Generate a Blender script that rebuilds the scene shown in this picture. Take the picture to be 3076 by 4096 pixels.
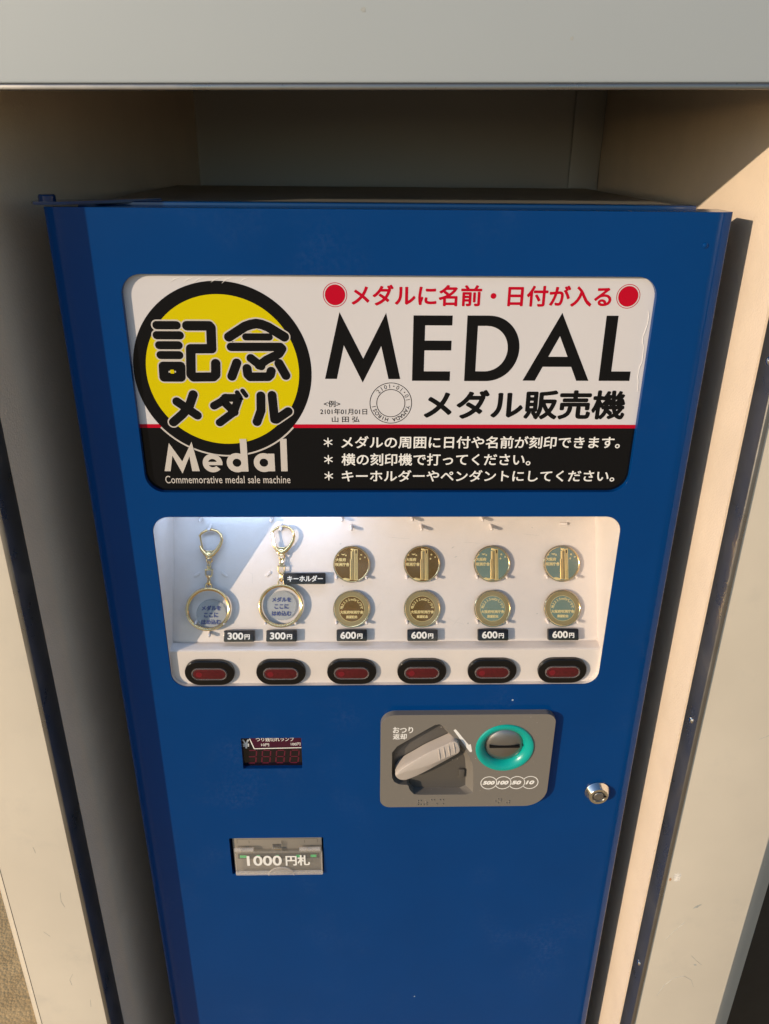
import bpy, bmesh, math, random
from mathutils import Vector, Matrix

# ---------------------------------------------------------------- scene, camera, light
scene = bpy.context.scene
C = scene.collection
for o in list(bpy.data.objects):
    bpy.data.objects.remove(o)
random.seed(7)
ZT = 1.400                                   # height of the machine door's top edge above the carpet (m)

cam = bpy.data.cameras.new('camera')
cam.sensor_fit = 'VERTICAL'
cam.sensor_height = 24.0
cam.lens = 24.0 * 3150 / 4096
cam.clip_start = 0.02
cam.clip_end = 2000
co = bpy.data.objects.new('camera', cam)
C.objects.link(co)
R = Vector((0.99972392, -0.02182285, 0.00870939))
D = Vector((-0.00124116, -0.41919508, -0.90789534))
F = Vector((0.02346379, 0.90763387, -0.41910644))
M = Matrix((R, -D, -F)).transposed().to_4x4()
M.translation = Vector((-0.0170374, -0.5438732, ZT + 0.0358269))
co.matrix_world = M
scene.camera = co

SUN = Vector((1.35, 1.0, -0.41)).normalized()
sun_el = math.asin(-SUN.z)
world = bpy.data.worlds.new('World')
scene.world = world
world.use_nodes = True
wn = world.node_tree
for n in list(wn.nodes):
    wn.nodes.remove(n)
sky = wn.nodes.new('ShaderNodeTexSky')
sky.sky_type = 'NISHITA'
sky.sun_disc = False
sky.sun_elevation = sun_el
sky.sun_rotation = math.atan2(-SUN.x, -SUN.y)
sky.dust_density = 0.4
sky.ozone_density = 3.0
sky.air_density = 1.0
bg = wn.nodes.new('ShaderNodeBackground')
bg.inputs['Strength'].default_value = 0.15
wo = wn.nodes.new('ShaderNodeOutputWorld')
wn.links.new(sky.outputs[0], bg.inputs[0])
wn.links.new(bg.outputs[0], wo.inputs[0])

sl = bpy.data.lights.new('sun', 'SUN')
sl.energy = 3.3
sl.angle = math.radians(0.5)
sl.color = (1.0, 0.80, 0.58)
so = bpy.data.objects.new('sun', sl)
C.objects.link(so)
so.rotation_euler = SUN.to_track_quat('-Z', 'Y').to_euler()

scene.view_settings.view_transform = 'Standard'
scene.view_settings.look = 'None'
scene.view_settings.exposure = 0.3
scene.view_settings.gamma = 1.0
scene.view_settings.use_curve_mapping = False
scene.cycles.max_bounces = 10
scene.cycles.transparent_max_bounces = 12
scene.cycles.caustics_reflective = False
scene.cycles.caustics_refractive = False


# ---------------------------------------------------------------- materials
def nodes_of(name):
    m = bpy.data.materials.new(name)
    m.use_nodes = True
    return m, m.node_tree.nodes, m.node_tree.links, m.node_tree.nodes['Principled BSDF']


def mat(name, col, rough=0.4, metal=0.0, coat=0.0, bump=0.0, bscale=300.0, var=0.0, vscale=20.0, rvar=0.0, rscale=12.0,
        specks=None, film=None, alpha=None, spec=None, bump2=None):
    m, N, L, P = nodes_of(name)
    P.inputs['Base Color'].default_value = (*col, 1)
    P.inputs['Roughness'].default_value = rough
    P.inputs['Metallic'].default_value = metal
    P.inputs['Coat Weight'].default_value = coat
    P.inputs['Coat Roughness'].default_value = 0.04
    if spec is not None:
        P.inputs['Specular IOR Level'].default_value = spec
    tc = N.new('ShaderNodeTexCoord')
    ge = N.new('ShaderNodeNewGeometry')
    pos = ge.outputs['Position']

    def noise(scale, detail=3, rough_=0.55):
        t = N.new('ShaderNodeTexNoise')
        t.inputs['Scale'].default_value = scale
        t.inputs['Detail'].default_value = detail
        t.inputs['Roughness'].default_value = rough_
        L.new(pos, t.inputs['Vector'])
        return t.outputs['Fac']
    colsock = None
    if var:
        r = N.new('ShaderNodeValToRGB')
        r.color_ramp.elements[0].position = 0.3
        r.color_ramp.elements[1].position = 0.7
        r.color_ramp.elements[0].color = (*[c * (1 - var) for c in col], 1)
        r.color_ramp.elements[1].color = (*[min(1, c * (1 + var)) for c in col], 1)
        L.new(noise(vscale, 5), r.inputs[0])
        colsock = r.outputs[0]
    if specks:                                # sparse chips and dust: (scale, size, colour)
        for sc, size, scol in specks:
            v = N.new('ShaderNodeTexVoronoi')
            v.inputs['Scale'].default_value = sc
            L.new(pos, v.inputs['Vector'])
            lt = N.new('ShaderNodeMath')
            lt.operation = 'LESS_THAN'
            lt.inputs[1].default_value = size
            L.new(v.outputs['Distance'], lt.inputs[0])
            gt = N.new('ShaderNodeSeparateColor')
            L.new(v.outputs['Color'], gt.inputs[0])
            g2 = N.new('ShaderNodeMath')
            g2.operation = 'GREATER_THAN'
            g2.inputs[1].default_value = 0.55
            L.new(gt.outputs[0], g2.inputs[0])
            mu = N.new('ShaderNodeMath')
            mu.operation = 'MULTIPLY'
            L.new(lt.outputs[0], mu.inputs[0])
            L.new(g2.outputs[0], mu.inputs[1])
            mx = N.new('ShaderNodeMix')
            mx.data_type = 'RGBA'
            L.new(mu.outputs[0], mx.inputs['Factor'])
            if colsock is None:
                mx.inputs['A'].default_value = (*col, 1)
            else:
                L.new(colsock, mx.inputs['A'])
            mx.inputs['B'].default_value = (*scol, 1)
            colsock = mx.outputs['Result']
    if film:                                  # patches of dried residue and finger grease: (patch scale, grain scale, amount, colour)
        ps, gs, amt, fcol = film
        a_ = N.new('ShaderNodeMapRange')
        a_.interpolation_type = 'SMOOTHSTEP'
        a_.inputs['From Min'].default_value = 0.52
        a_.inputs['From Max'].default_value = 0.70
        L.new(noise(ps, 5, 0.6), a_.inputs['Value'])
        b_ = N.new('ShaderNodeMapRange')
        b_.inputs['From Min'].default_value = 0.42
        b_.inputs['From Max'].default_value = 0.62
        b_.inputs['To Max'].default_value = amt
        L.new(noise(gs, 4, 0.7), b_.inputs['Value'])
        fm = N.new('ShaderNodeMath')
        fm.operation = 'MULTIPLY'
        L.new(a_.outputs[0], fm.inputs[0])
        L.new(b_.outputs[0], fm.inputs[1])
        mx = N.new('ShaderNodeMix')
        mx.data_type = 'RGBA'
        L.new(fm.outputs[0], mx.inputs['Factor'])
        if colsock is None:
            mx.inputs['A'].default_value = (*col, 1)
        else:
            L.new(colsock, mx.inputs['A'])
        mx.inputs['B'].default_value = (*fcol, 1)
        colsock = mx.outputs['Result']
    if colsock is not None:
        L.new(colsock, P.inputs['Base Color'])
    if rvar:
        mr = N.new('ShaderNodeMapRange')
        mr.inputs['From Min'].default_value = 0.35
        mr.inputs['From Max'].default_value = 0.7
        mr.inputs['To Min'].default_value = rough
        mr.inputs['To Max'].default_value = rough + rvar
        L.new(noise(rscale, 6, 0.65), mr.inputs['Value'])
        L.new(mr.outputs[0], P.inputs['Roughness'])
    if bump:
        b = N.new('ShaderNodeBump')
        b.inputs['Strength'].default_value = 1.0
        b.inputs['Distance'].default_value = bump
        L.new(noise(bscale, 3), b.inputs['Height'])
        last = b
        if bump2:
            b2 = N.new('ShaderNodeBump')
            b2.inputs['Strength'].default_value = 1.0
            b2.inputs['Distance'].default_value = bump2[0]
            L.new(noise(bump2[1], 2), b2.inputs['Height'])
            L.new(b.outputs[0], b2.inputs['Normal'])
            last = b2
        L.new(last.outputs[0], P.inputs['Normal'])
        if coat:
            L.new(last.outputs[0], P.inputs['Coat Normal'])
    return m


def two_sided_fresnel(N, L, ior):
    """reflectance of a thin sheet, the same from either side"""
    ge = N.new('ShaderNodeNewGeometry')
    mr = N.new('ShaderNodeMapRange')
    mr.inputs['To Min'].default_value = ior
    mr.inputs['To Max'].default_value = 1.0 / ior
    L.new(ge.outputs['Backfacing'], mr.inputs['Value'])
    fr = N.new('ShaderNodeFresnel')
    L.new(mr.outputs[0], fr.inputs['IOR'])
    return fr


def clear(name, tint=(1, 1, 1), body=0.12, bodycol=(0.8, 0.8, 0.8), rough=0.05):
    """thin clear plastic: mostly see-through, a little body of its own and a gloss on top"""
    m, N, L, P = nodes_of(name)
    P.inputs['Base Color'].default_value = (*bodycol, 1)
    P.inputs['Roughness'].default_value = rough
    t = N.new('ShaderNodeBsdfTransparent')
    t.inputs[0].default_value = (*tint, 1)
    fr = two_sided_fresnel(N, L, 1.45)
    mx = N.new('ShaderNodeMixShader')
    ad = N.new('ShaderNodeMath')
    ad.operation = 'ADD'
    ad.use_clamp = True
    ad.inputs[1].default_value = body
    L.new(fr.outputs[0], ad.inputs[0])
    L.new(ad.outputs[0], mx.inputs[0])
    L.new(t.outputs[0], mx.inputs[1])
    L.new(P.outputs[0], mx.inputs[2])
    L.new(mx.outputs[0], N['Material Output'].inputs[0])
    return m


def pane_mat(name):
    """clear window sheet: see-through with a fresnel gloss only"""
    m, N, L, P = nodes_of(name)
    N.remove(P)
    t = N.new('ShaderNodeBsdfTransparent')
    t.inputs[0].default_value = (0.98, 0.985, 0.98, 1)
    g = N.new('ShaderNodeBsdfGlossy')
    g.inputs['Roughness'].default_value = 0.02
    fr = two_sided_fresnel(N, L, 1.4)
    mx = N.new('ShaderNodeMixShader')
    L.new(fr.outputs[0], mx.inputs[0])
    L.new(t.outputs[0], mx.inputs[1])
    L.new(g.outputs[0], mx.inputs[2])
    ge = N.new('ShaderNodeNewGeometry')
    nz = N.new('ShaderNodeTexNoise')                # wiped-dust film, thicker in streaks
    nz.inputs['Scale'].default_value = 16
    nz.inputs['Detail'].default_value = 9
    nz.inputs['Roughness'].default_value = 0.7
    L.new(ge.outputs['Position'], nz.inputs['Vector'])
    mr = N.new('ShaderNodeMapRange')
    mr.inputs['From Min'].default_value = 0.45
    mr.inputs['From Max'].default_value = 0.75
    mr.inputs['To Max'].default_value = 0.10
    L.new(nz.outputs['Fac'], mr.inputs['Value'])
    df = N.new('ShaderNodeBsdfDiffuse')
    m3 = N.new('ShaderNodeMixShader')
    L.new(mr.outputs[0], m3.inputs[0])
    L.new(mx.outputs[0], m3.inputs[1])
    L.new(df.outputs[0], m3.inputs[2])
    L.new(m3.outputs[0], N['Material Output'].inputs[0])
    return m


BLUE = mat('blue gloss paint', (0.0, 0.041, 0.176), 0.07, spec=0.18, coat=0.0, film=(8, 260, 0.12, (0.10, 0.15, 0.27)), bump=0.00005, bscale=260, rvar=0.14, rscale=14,
           var=0.05, vscale=9, specks=[(26, 0.022, (0.35, 0.42, 0.5)), (11, 0.008, (0.6, 0.62, 0.6))])
BLUEDARK = mat('blue hinge paint', (0.0, 0.03, 0.12), 0.15)
ZINC = mat('galvanised cabinet top', (0.30, 0.29, 0.26), 0.45, metal=0.3, var=0.15, vscale=14)
WHITE = mat('white tray plastic', (0.72, 0.655, 0.62), 0.22, bump=0.00003, bscale=120, var=0.03, vscale=25,
            specks=[(85, 0.035, (0.45, 0.43, 0.42)), (38, 0.02, (0.5, 0.46, 0.42))])
SIGNW = mat('white sign print', (0.60, 0.585, 0.60), 0.08, spec=0.4, var=0.02, vscale=15)
SIGNK = mat('black sign print', (0.004, 0.0045, 0.006), 0.07, spec=0.25)
SIGNR = mat('red sign print', (0.46, 0.002, 0.02), 0.10, spec=0.2)
SIGNY = mat('yellow sign print', (0.60, 0.50, 0.002), 0.10, spec=0.15)
SIGNCREAM = mat('pale sign print', (0.54, 0.50, 0.46), 0.12)
BLACK = mat('black gloss plastic', (0.004, 0.004, 0.005), 0.08, spec=0.4)
BLACKM = mat('black matt plastic', (0.006, 0.006, 0.007), 0.45, spec=0.15)
INK = mat('navy printed ink', (0.03, 0.05, 0.16), 0.5)
WHITEINK = mat('white printed ink', (0.78, 0.77, 0.74), 0.45)
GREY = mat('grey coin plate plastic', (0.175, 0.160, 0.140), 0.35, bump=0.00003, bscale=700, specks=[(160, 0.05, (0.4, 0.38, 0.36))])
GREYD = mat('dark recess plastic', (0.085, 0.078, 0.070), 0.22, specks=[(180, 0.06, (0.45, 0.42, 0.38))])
LEVER = mat('beige lever plastic', (0.46, 0.41, 0.37), 0.35, bump=0.00002, bscale=900)
TEAL = mat('teal ring plastic', (0.0, 0.33, 0.28), 0.28)
STEELD = mat('dull steel dome', (0.30, 0.29, 0.28), 0.28, metal=0.9, rvar=0.2, rscale=60)
CHROME = mat('chrome lock', (0.78, 0.76, 0.72), 0.12, metal=1.0)
GOLD = mat('polished gold', (0.86, 0.62, 0.30), 0.16, metal=1.0)
GOLD_PALEREFL = mat('mirror pale gold medal field', (0.90, 0.66, 0.30), 0.16, metal=1.0, bump=0.00008, bscale=45)  # brighter reflection in the right-hand medals, mixed into the gold colour
GOLD_DARKREFL = mat('mirror reddish gold medal field', (0.66, 0.22, 0.045), 0.12, metal=1.0, bump=0.00010, bscale=60)  # darker reflection in the left-hand medals, mixed into the gold colour
GOLDM = mat('frosted gold medal rim', (0.36, 0.27, 0.12), 0.42, metal=0.6, bump=0.00006, bscale=2500)
GOLDR = mat('gold relief', (0.95, 0.72, 0.30), 0.34, metal=0.45)
LENS = mat('dark red lens plastic', (0.080, 0.007, 0.011), 0.16, var=0.25, vscale=500)
LENSRIM = clear('clear lens rim plastic', (0.85, 0.80, 0.80), 0.16, (0.50, 0.44, 0.43))
LAMP = mat('unlit red lamp', (0.15, 0.006, 0.014), 0.3)
GLASSK = mat('dark display glass', (0.010, 0.006, 0.009), 0.06)
GLASSP = mat('dark plum display band', (0.050, 0.004, 0.022), 0.06)
SEGM = mat('unlit red segment', (0.11, 0.008, 0.025), 0.3)
BILLG = mat('grey bill slot plastic', (0.24, 0.215, 0.18), 0.35)
CLEARP = clear('clear flap plastic', (0.92, 0.92, 0.92), 0.10, (0.62, 0.58, 0.52))
CLEARG = clear('grey clear insert', (0.88, 0.90, 0.90), 0.45, (0.56, 0.57, 0.57))
GREEN = mat('green lamp bar', (0.0, 0.45, 0.12), 0.3)
GREEN.node_tree.nodes['Principled BSDF'].inputs['Emission Color'].default_value = (0.0, 0.75, 0.15, 1)
GREEN.node_tree.nodes['Principled BSDF'].inputs['Emission Strength'].default_value = 0.25
PANE = pane_mat('clear display pane')
POST = mat('pale grey panel paint', (0.585, 0.528, 0.435), 0.38, film=(9, 60, 0.35, (0.40, 0.38, 0.34)), var=0.06, vscale=7, bump=0.00003, bscale=500,
           specks=[(18, 0.012, (0.42, 0.40, 0.36))])
HEAD = mat('dim-lit grey header paint', (0.37, 0.41, 0.435), 0.42, var=0.02, vscale=5, bump=0.00002, bscale=500)  # the header's weaker, cooler light is put into this paint colour
SATIN = mat('satin metallic wall', (0.84, 0.70, 0.56), 0.36, metal=0.05, bump=0.00030, bscale=650, var=0.05, vscale=18)
BACKW = mat('dull alcove back', (0.42, 0.42, 0.42), 0.5, metal=0.2)
STEEL = mat('polished steel trim', (0.27, 0.26, 0.25), 0.26, metal=0.88, bump=0.00002, bscale=25, rvar=0.2, rscale=30)
CHIP = mat('scraped paint', (0.70, 0.66, 0.60), 0.6, var=0.35, vscale=400)
SMUDGE = mat('grey rub mark', (0.36, 0.37, 0.35), 0.5, var=0.2, vscale=200)
GLUE = mat('clear glue film', (0.78, 0.76, 0.74), 0.05, coat=0.6)

# ---------------------------------------------------------------- frames and builders (all lengths in millimetres)
def DOOR(p):                                  # x across the door, y up from the door top, h towards the viewer
    return Vector((p[0], -p[2], p[1]))


TAU = math.radians(28.5)
P0 = Vector((0, 15.0, -342.5))
UP = Vector((0, math.sin(TAU), math.cos(TAU)))
NO = Vector((0, -math.cos(TAU), math.sin(TAU)))


def PLATE(p):                                 # on the tilted display plate
    return P0 + Vector((1, 0, 0)) * p[0] + UP * p[1] + NO * p[2]


def WORLD(p):                                 # x, depth, height from the door top
    return Vector(p)


def LOCAL(p):                                 # own axes of a thing built at its origin
    return Vector(p)


class G:
    """collects shapes in one bmesh, through a frame"""

    def __init__(self, frame=DOOR):
        self.bm = bmesh.new()
        self.fr = frame

    def v(self, p):
        return self.bm.verts.new(self.fr(p))

    def face(self, pts):
        try:
            return self.bm.faces.new([self.v(p) for p in pts])
        except ValueError:
            return None

    def merge(self, other):
        me = bpy.data.meshes.new('tmp')
        other.bm.to_mesh(me)
        self.bm.from_mesh(me)
        bpy.data.meshes.remove(me)
        other.bm.free()
        return self

    def prism(self, poly, h0, h1, bev=0.0, seg=2, top_only=False):
        """poly counter-clockwise seen from +h; h1 is the near end"""
        g = G(self.fr)
        b = [g.v((x, y, h0)) for x, y in poly]
        t = [g.v((x, y, h1)) for x, y in poly]
        n = len(poly)
        for i in range(n):
            j = (i + 1) % n
            g.bm.faces.new((b[i], b[j], t[j], t[i]))
        g.bm.faces.new(t)
        g.bm.faces.new(list(reversed(b)))
        bmesh.ops.recalc_face_normals(g.bm, faces=g.bm.faces[:])
        if bev:
            tv = set(t)
            es = [e for e in g.bm.edges if len(e.link_faces) == 2 and e.calc_face_angle() > 0.6
                  and (not top_only or all(q in tv for q in e.verts))]
            bmesh.ops.bevel(g.bm, geom=es, offset=bev, segments=seg, profile=0.5, affect='EDGES')
        return self.merge(g)

    def loft(self, p0, h0, p1, h1, bev=0.0, seg=2):
        g = G(self.fr)
        b = [g.v((x, y, h0)) for x, y in p0]
        t = [g.v((x, y, h1)) for x, y in p1]
        n = len(p0)
        for i in range(n):
            j = (i + 1) % n
            g.bm.faces.new((b[i], b[j], t[j], t[i]))
        g.bm.faces.new(t)
        g.bm.faces.new(list(reversed(b)))
        bmesh.ops.recalc_face_normals(g.bm, faces=g.bm.faces[:])
        if bev:
            tv = set(t)
            es = [e for e in g.bm.edges if all(q in tv for q in e.verts)]
            bmesh.ops.bevel(g.bm, geom=es, offset=bev, segments=seg, profile=0.5, affect='EDGES')
        return self.merge(g)

    def box(self, x0, x1, y0, y1, h0, h1, bev=0.0, seg=2):
        return self.prism([(x0, y0), (x1, y0), (x1, y1), (x0, y1)], h0, h1, bev, seg)

    def flat(self, poly, h):
        f = self.face([(x, y, h) for x, y in poly])
        return self

    def annulus(self, cx, cy, r0, r1, h, n=64, a0=0, a1=360):
        full = abs(a1 - a0) >= 360
        k = n if full else n + 1
        A = [math.radians(a0 + (a1 - a0) * i / n) for i in range(k)]
        i_ = [self.v((cx + r0 * math.cos(a), cy + r0 * math.sin(a), h)) for a in A]
        o_ = [self.v((cx + r1 * math.cos(a), cy + r1 * math.sin(a), h)) for a in A]
        for q in range(n):
            w = (q + 1) % k
            self.bm.faces.new((i_[q], o_[q], o_[w], i_[w]))
        return self

    def disc(self, cx, cy, r, h, n=64, ry=None):
        ry = ry or r
        return self.flat([(cx + r * math.cos(2 * math.pi * i / n), cy + ry * math.sin(2 * math.pi * i / n)) for i in range(n)], h)

    def lathe(self, cx, cy, prof, n=48):
        """prof: list of (radius, h) from the outside to the centre"""
        rings = []
        for r, h in prof:
            if r < 1e-6:
                rings.append([self.v((cx, cy, h))])
            else:
                rings.append([self.v((cx + r * math.cos(2 * math.pi * i / n), cy + r * math.sin(2 * math.pi * i / n), h)) for i in range(n)])
        for a, b in zip(rings, rings[1:]):
            for i in range(n):
                j = (i + 1) % n
                if len(b) == 1:
                    self.bm.faces.new((a[i], a[j], b[0]))
                elif len(a) == 1:
                    self.bm.faces.new((a[0], b[j], b[i]))
                else:
                    self.bm.faces.new((a[i], a[j], b[j], b[i]))
        return self

    def tube(self, pts, r, closed=False, n=10, cap=True):
        P = [self.fr(p) for p in pts]
        k = len(P)
        rr = r if isinstance(r, (list, tuple)) else [r] * k
        rings = []
        prev = None
        for i in range(k):
            a = P[i - 1] if (i or closed) else P[i]
            b = P[(i + 1) % k] if (i < k - 1 or closed) else P[i]
            t = (b - a).normalized()
            ref = prev if prev is not None else (Vector((0, 0, 1)) if abs(t.z) < 0.9 else Vector((1, 0, 0)))
            u = (ref - t * ref.dot(t)).normalized()
            prev = u
            w = t.cross(u)
            rings.append([self.bm.verts.new(P[i] + (u * math.cos(2 * math.pi * q / n) + w * math.sin(2 * math.pi * q / n)) * rr[i]) for q in range(n)])
        for i in range(k if closed else k - 1):
            A, B = rings[i], rings[(i + 1) % k]
            off = 0
            if closed and i == k - 1:           # match the seam
                off = min(range(n), key=lambda o: (A[0].co - B[o].co).length)
            for q in range(n):
                self.bm.faces.new((A[q], A[(q + 1) % n], B[(q + 1 + off) % n], B[(q + off) % n]))
        if not closed and cap:
            self.bm.faces.new(list(reversed(rings[0])))
            self.bm.faces.new(rings[-1])
        return self

    def stroke(self, pts, hw, h, closed=False, step=0.004):
        """flat round-ended brush stroke of half width hw; every piece a hair above the one before"""
        k = 0
        for i, (x, y) in enumerate(pts):
            self.disc(x, y, hw, h + step * k, 24)
            k += 1
        m = len(pts) if closed else len(pts) - 1
        for i in range(m):
            (x0, y0), (x1, y1) = pts[i], pts[(i + 1) % len(pts)]
            d = Vector((x1 - x0, y1 - y0))
            if d.length < 1e-6:
                continue
            p = Vector((-d.y, d.x)).normalized() * hw
            self.flat([(x0 - p.x, y0 - p.y), (x1 - p.x, y1 - p.y), (x1 + p.x, y1 + p.y), (x0 + p.x, y0 + p.y)], h + step * k)
            k += 1
        return self

    def mesh2d(self, verts, faces, h):
        vs = [self.v((x, y, h)) for x, y in verts]
        for f in faces:
            try:
                self.bm.faces.new([vs[i] for i in f])
            except ValueError:
                pass
        return self

    def text(self, s, bbox, h, bold=0.0, shear=0.0, spacing=1.0, rot=None):
        """lettering stretched to bbox = x0, x1, y0, y1; bold in mm"""
        V, Fc = glyphs(s, shear, spacing)
        x0, x1, y0, y1 = bbox
        ax, bx = min(p[0] for p in V), max(p[0] for p in V)
        ay, by = min(p[1] for p in V), max(p[1] for p in V)
        sx = (x1 - x0 - 2 * bold) / (bx - ax)
        sy = (y1 - y0 - 2 * bold) / (by - ay)
        W = [(x0 + bold + (px - ax) * sx, y0 + bold + (py - ay) * sy) for px, py in V]
        self.mesh2d(W, Fc, h)
        if bold:
            for q in range(8):
                a = q * math.pi / 4
                dx, dy = bold * math.cos(a), bold * math.sin(a)
                self.mesh2d([(px + dx, py + dy) for px, py in W], Fc, h - 0.003 * (q + 1))
        return self

    def arctext(self, s, cx, cy, r, size, a_start, a_end, h, bold=0.0, inward=False):
        """letters one by one along an arc, from angle a_start to a_end (degrees)"""
        n = len(s)
        for i, ch in enumerate(s):
            if ch == ' ':
                continue
            a = math.radians(a_start + (a_end - a_start) * (i / (n - 1)))
            V, Fc = glyphs(ch, 0, 1)
            ax, bx = min(p[0] for p in V), max(p[0] for p in V)
            rot = a - math.pi / 2 if not inward else a + math.pi / 2
            c, sn = math.cos(rot), math.sin(rot)
            W = []
            for px, py in V:
                lx, ly = (px - (ax + bx) / 2) * size, (py - 0.36) * size
                W.append((cx + r * math.cos(a) + lx * c - ly * sn, cy + r * math.sin(a) + lx * sn + ly * c))
            self.mesh2d(W, Fc, h)
            if bold:
                for q in range(6):
                    b = q * math.pi / 3
                    self.mesh2d([(px + bold * math.cos(b), py + bold * math.sin(b)) for px, py in W], Fc, h - 0.003 * (q + 1))
        return self


_glyph_cache = {}


def glyphs(s, shear=0.0, spacing=1.0):
    key = (s, shear, spacing)
    if key in _glyph_cache:
        return _glyph_cache[key]
    c = bpy.data.curves.new('lettering', 'FONT')
    c.body = s
    c.size = 1.0
    c.shear = shear
    c.space_character = spacing
    c.resolution_u = 4
    o = bpy.data.objects.new('lettering', c)
    C.objects.link(o)
    dg = bpy.context.evaluated_depsgraph_get()
    dg.update()
    me = o.evaluated_get(dg).to_mesh()
    V = [(v.co.x, v.co.y) for v in me.vertices]
    Fc = [tuple(p.vertices) for p in me.polygons]
    bpy.data.objects.remove(o)
    bpy.data.curves.remove(c)
    _glyph_cache[key] = (V, Fc)
    return V, Fc


def rrect(x0, x1, y0, y1, r, n=8):
    """rounded rectangle; r one radius or (bottom left, bottom right, top right, top left)"""
    rs = r if isinstance(r, (list, tuple)) else (r,) * 4
    out = []
    for (cx, cy, a, q) in ((x0, y0, 180, 0), (x1, y0, 270, 1), (x1, y1, 0, 2), (x0, y1, 90, 3)):
        rr = rs[q]
        ox = cx + rr * (1 if q in (0, 3) else -1)
        oy = cy + rr * (1 if q in (0, 1) else -1)
        for i in range(n + 1):
            t = math.radians(a + 90 * i / n)
            out.append((ox + rr * math.cos(t), oy + rr * math.sin(t)))
    return out


def world_base(o):
    b = Vector((0, 0, 0))
    while o is not None:
        b += o.location
        o = o.parent
    return b


def obj(name, g, material, parent=None, smooth=35, local=False):
    """link the collected shape as ONE mesh object; vertices become metres relative to the parent"""
    bm = g.bm
    off = Vector((0, 0, 0)) if local else (Vector((0, 0, ZT)) - world_base(parent))
    for v in bm.verts:
        v.co = v.co * 0.001 + off
    me = bpy.data.meshes.new(name)
    bm.to_mesh(me)
    bm.free()
    me.materials.append(material)
    for p in me.polygons:
        p.use_smooth = True
    me.set_sharp_from_angle(angle=math.radians(smooth))
    o = bpy.data.objects.new(name, me)
    C.objects.link(o)
    if parent is not None:
        o.parent = parent
    return o


def thing(name, label, cat, base=(0, 0, 0), group=None, rot=None):
    o = bpy.data.objects.new(name, None)
    o.empty_display_size = 0.02
    C.objects.link(o)
    o.location = Vector((base[0] * 0.001, base[1] * 0.001, base[2] * 0.001 + ZT))
    if rot:
        o.rotation_euler = rot
    o['label'] = label
    o['category'] = cat
    if group:
        o['group'] = group
    return o


def clone(root, loc, label):
    r = root.copy()
    C.objects.link(r)
    r.location = loc
    r['label'] = label
    for ch in list(root.children):
        c = ch.copy()
        C.objects.link(c)
        c.parent = r
        for gch in list(ch.children):
            d = gch.copy()
            C.objects.link(d)
            d.parent = c
    return r


def cut(o, cutters, bevel=0.0, seg=2, smooth=35):
    """subtract prisms from a mesh object, then round its sharp edges a little"""
    tmp = []
    for g in cutters:
        c = obj('cutter', g, BLACK)
        c.location = -world_base(o)
        tmp.append(c)
        m = o.modifiers.new('cut', 'BOOLEAN')
        m.operation = 'DIFFERENCE'
        m.solver = 'EXACT'
        m.object = c
    if bevel:
        b = o.modifiers.new('round', 'BEVEL')
        b.width = bevel * 0.001
        b.segments = seg
        b.limit_method = 'ANGLE'
        b.angle_limit = math.radians(40)
        b.use_clamp_overlap = True
    for p in o.data.polygons:
        p.use_smooth = True
    w = o.modifiers.new('even', 'WEIGHTED_NORMAL')
    w.weight = 100
    w.keep_sharp = True
    par = o.parent
    o.parent = None
    dg = bpy.context.evaluated_depsgraph_get()
    dg.update()
    me = bpy.data.meshes.new_from_object(o.evaluated_get(dg))
    o.modifiers.clear()
    o.data = me
    o.parent = par
    for c in tmp:
        bpy.data.objects.remove(c)
    return o


# ---------------------------------------------------------------- ground
m, N, L, P = nodes_of('brown loop carpet')
ge = N.new('ShaderNodeNewGeometry')
vo = N.new('ShaderNodeTexVoronoi')
vo.inputs['Scale'].default_value = 190
nz = N.new('ShaderNodeTexNoise')
nz.inputs['Scale'].default_value = 420
nz.inputs['Detail'].default_value = 4
nb = N.new('ShaderNodeTexNoise')
nb.inputs['Scale'].default_value = 30
nb.inputs['Detail'].default_value = 5
for t in (vo, nz, nb):
    L.new(ge.outputs['Position'], t.inputs['Vector'])
rp = N.new('ShaderNodeValToRGB')
rp.color_ramp.elements[0].position = 0.25
rp.color_ramp.elements[0].color = (0.36, 0.22, 0.085, 1)
rp.color_ramp.elements[1].position = 0.75
rp.color_ramp.elements[1].color = (0.85, 0.58, 0.27, 1)
ad = N.new('ShaderNodeMath')
ad.operation = 'MULTIPLY_ADD'
ad.inputs[1].default_value = 0.5
L.new(nb.outputs['Fac'], ad.inputs[0])
m2_ = N.new('ShaderNodeMath')
m2_.operation = 'MULTIPLY'
m2_.inputs[1].default_value = 0.55
L.new(nz.outputs['Fac'], m2_.inputs[0])
L.new(m2_.outputs[0], ad.inputs[2])
L.new(ad.outputs[0], rp.inputs[0])
L.new(rp.outputs[0], P.inputs['Base Color'])
P.inputs['Roughness'].default_value = 0.95
bp_ = N.new('ShaderNodeBump')
bp_.inputs['Distance'].default_value = 0.0008
bp_.invert = True
L.new(vo.outputs['Distance'], bp_.inputs['Height'])
L.new(bp_.outputs[0], P.inputs['Normal'])
CARPET = m
g = G(WORLD)
S = 120000
g.face([(-S, -S, -1400), (S, -S, -1400), (S, S, -1400), (-S, S, -1400)])
fl = obj('floor', g, CARPET)
fl['kind'] = 'structure'

# ---------------------------------------------------------------- the surround the machine stands in
YF = -50.0
XL, XR = -266.0, 246.0
XLO, XRO = -334.0, 332.0
ZB = -1400.0
ZHL, SL = 68.6, 0.0107                        # header bottom edge and its slight slope


def zh(x, d=0.0):
    return ZHL + SL * x + d


surround = thing('machine_surround', 'pale grey metal surround with dark steel edging, framing the blue machine', 'surround', (0, 190, ZB))


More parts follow.
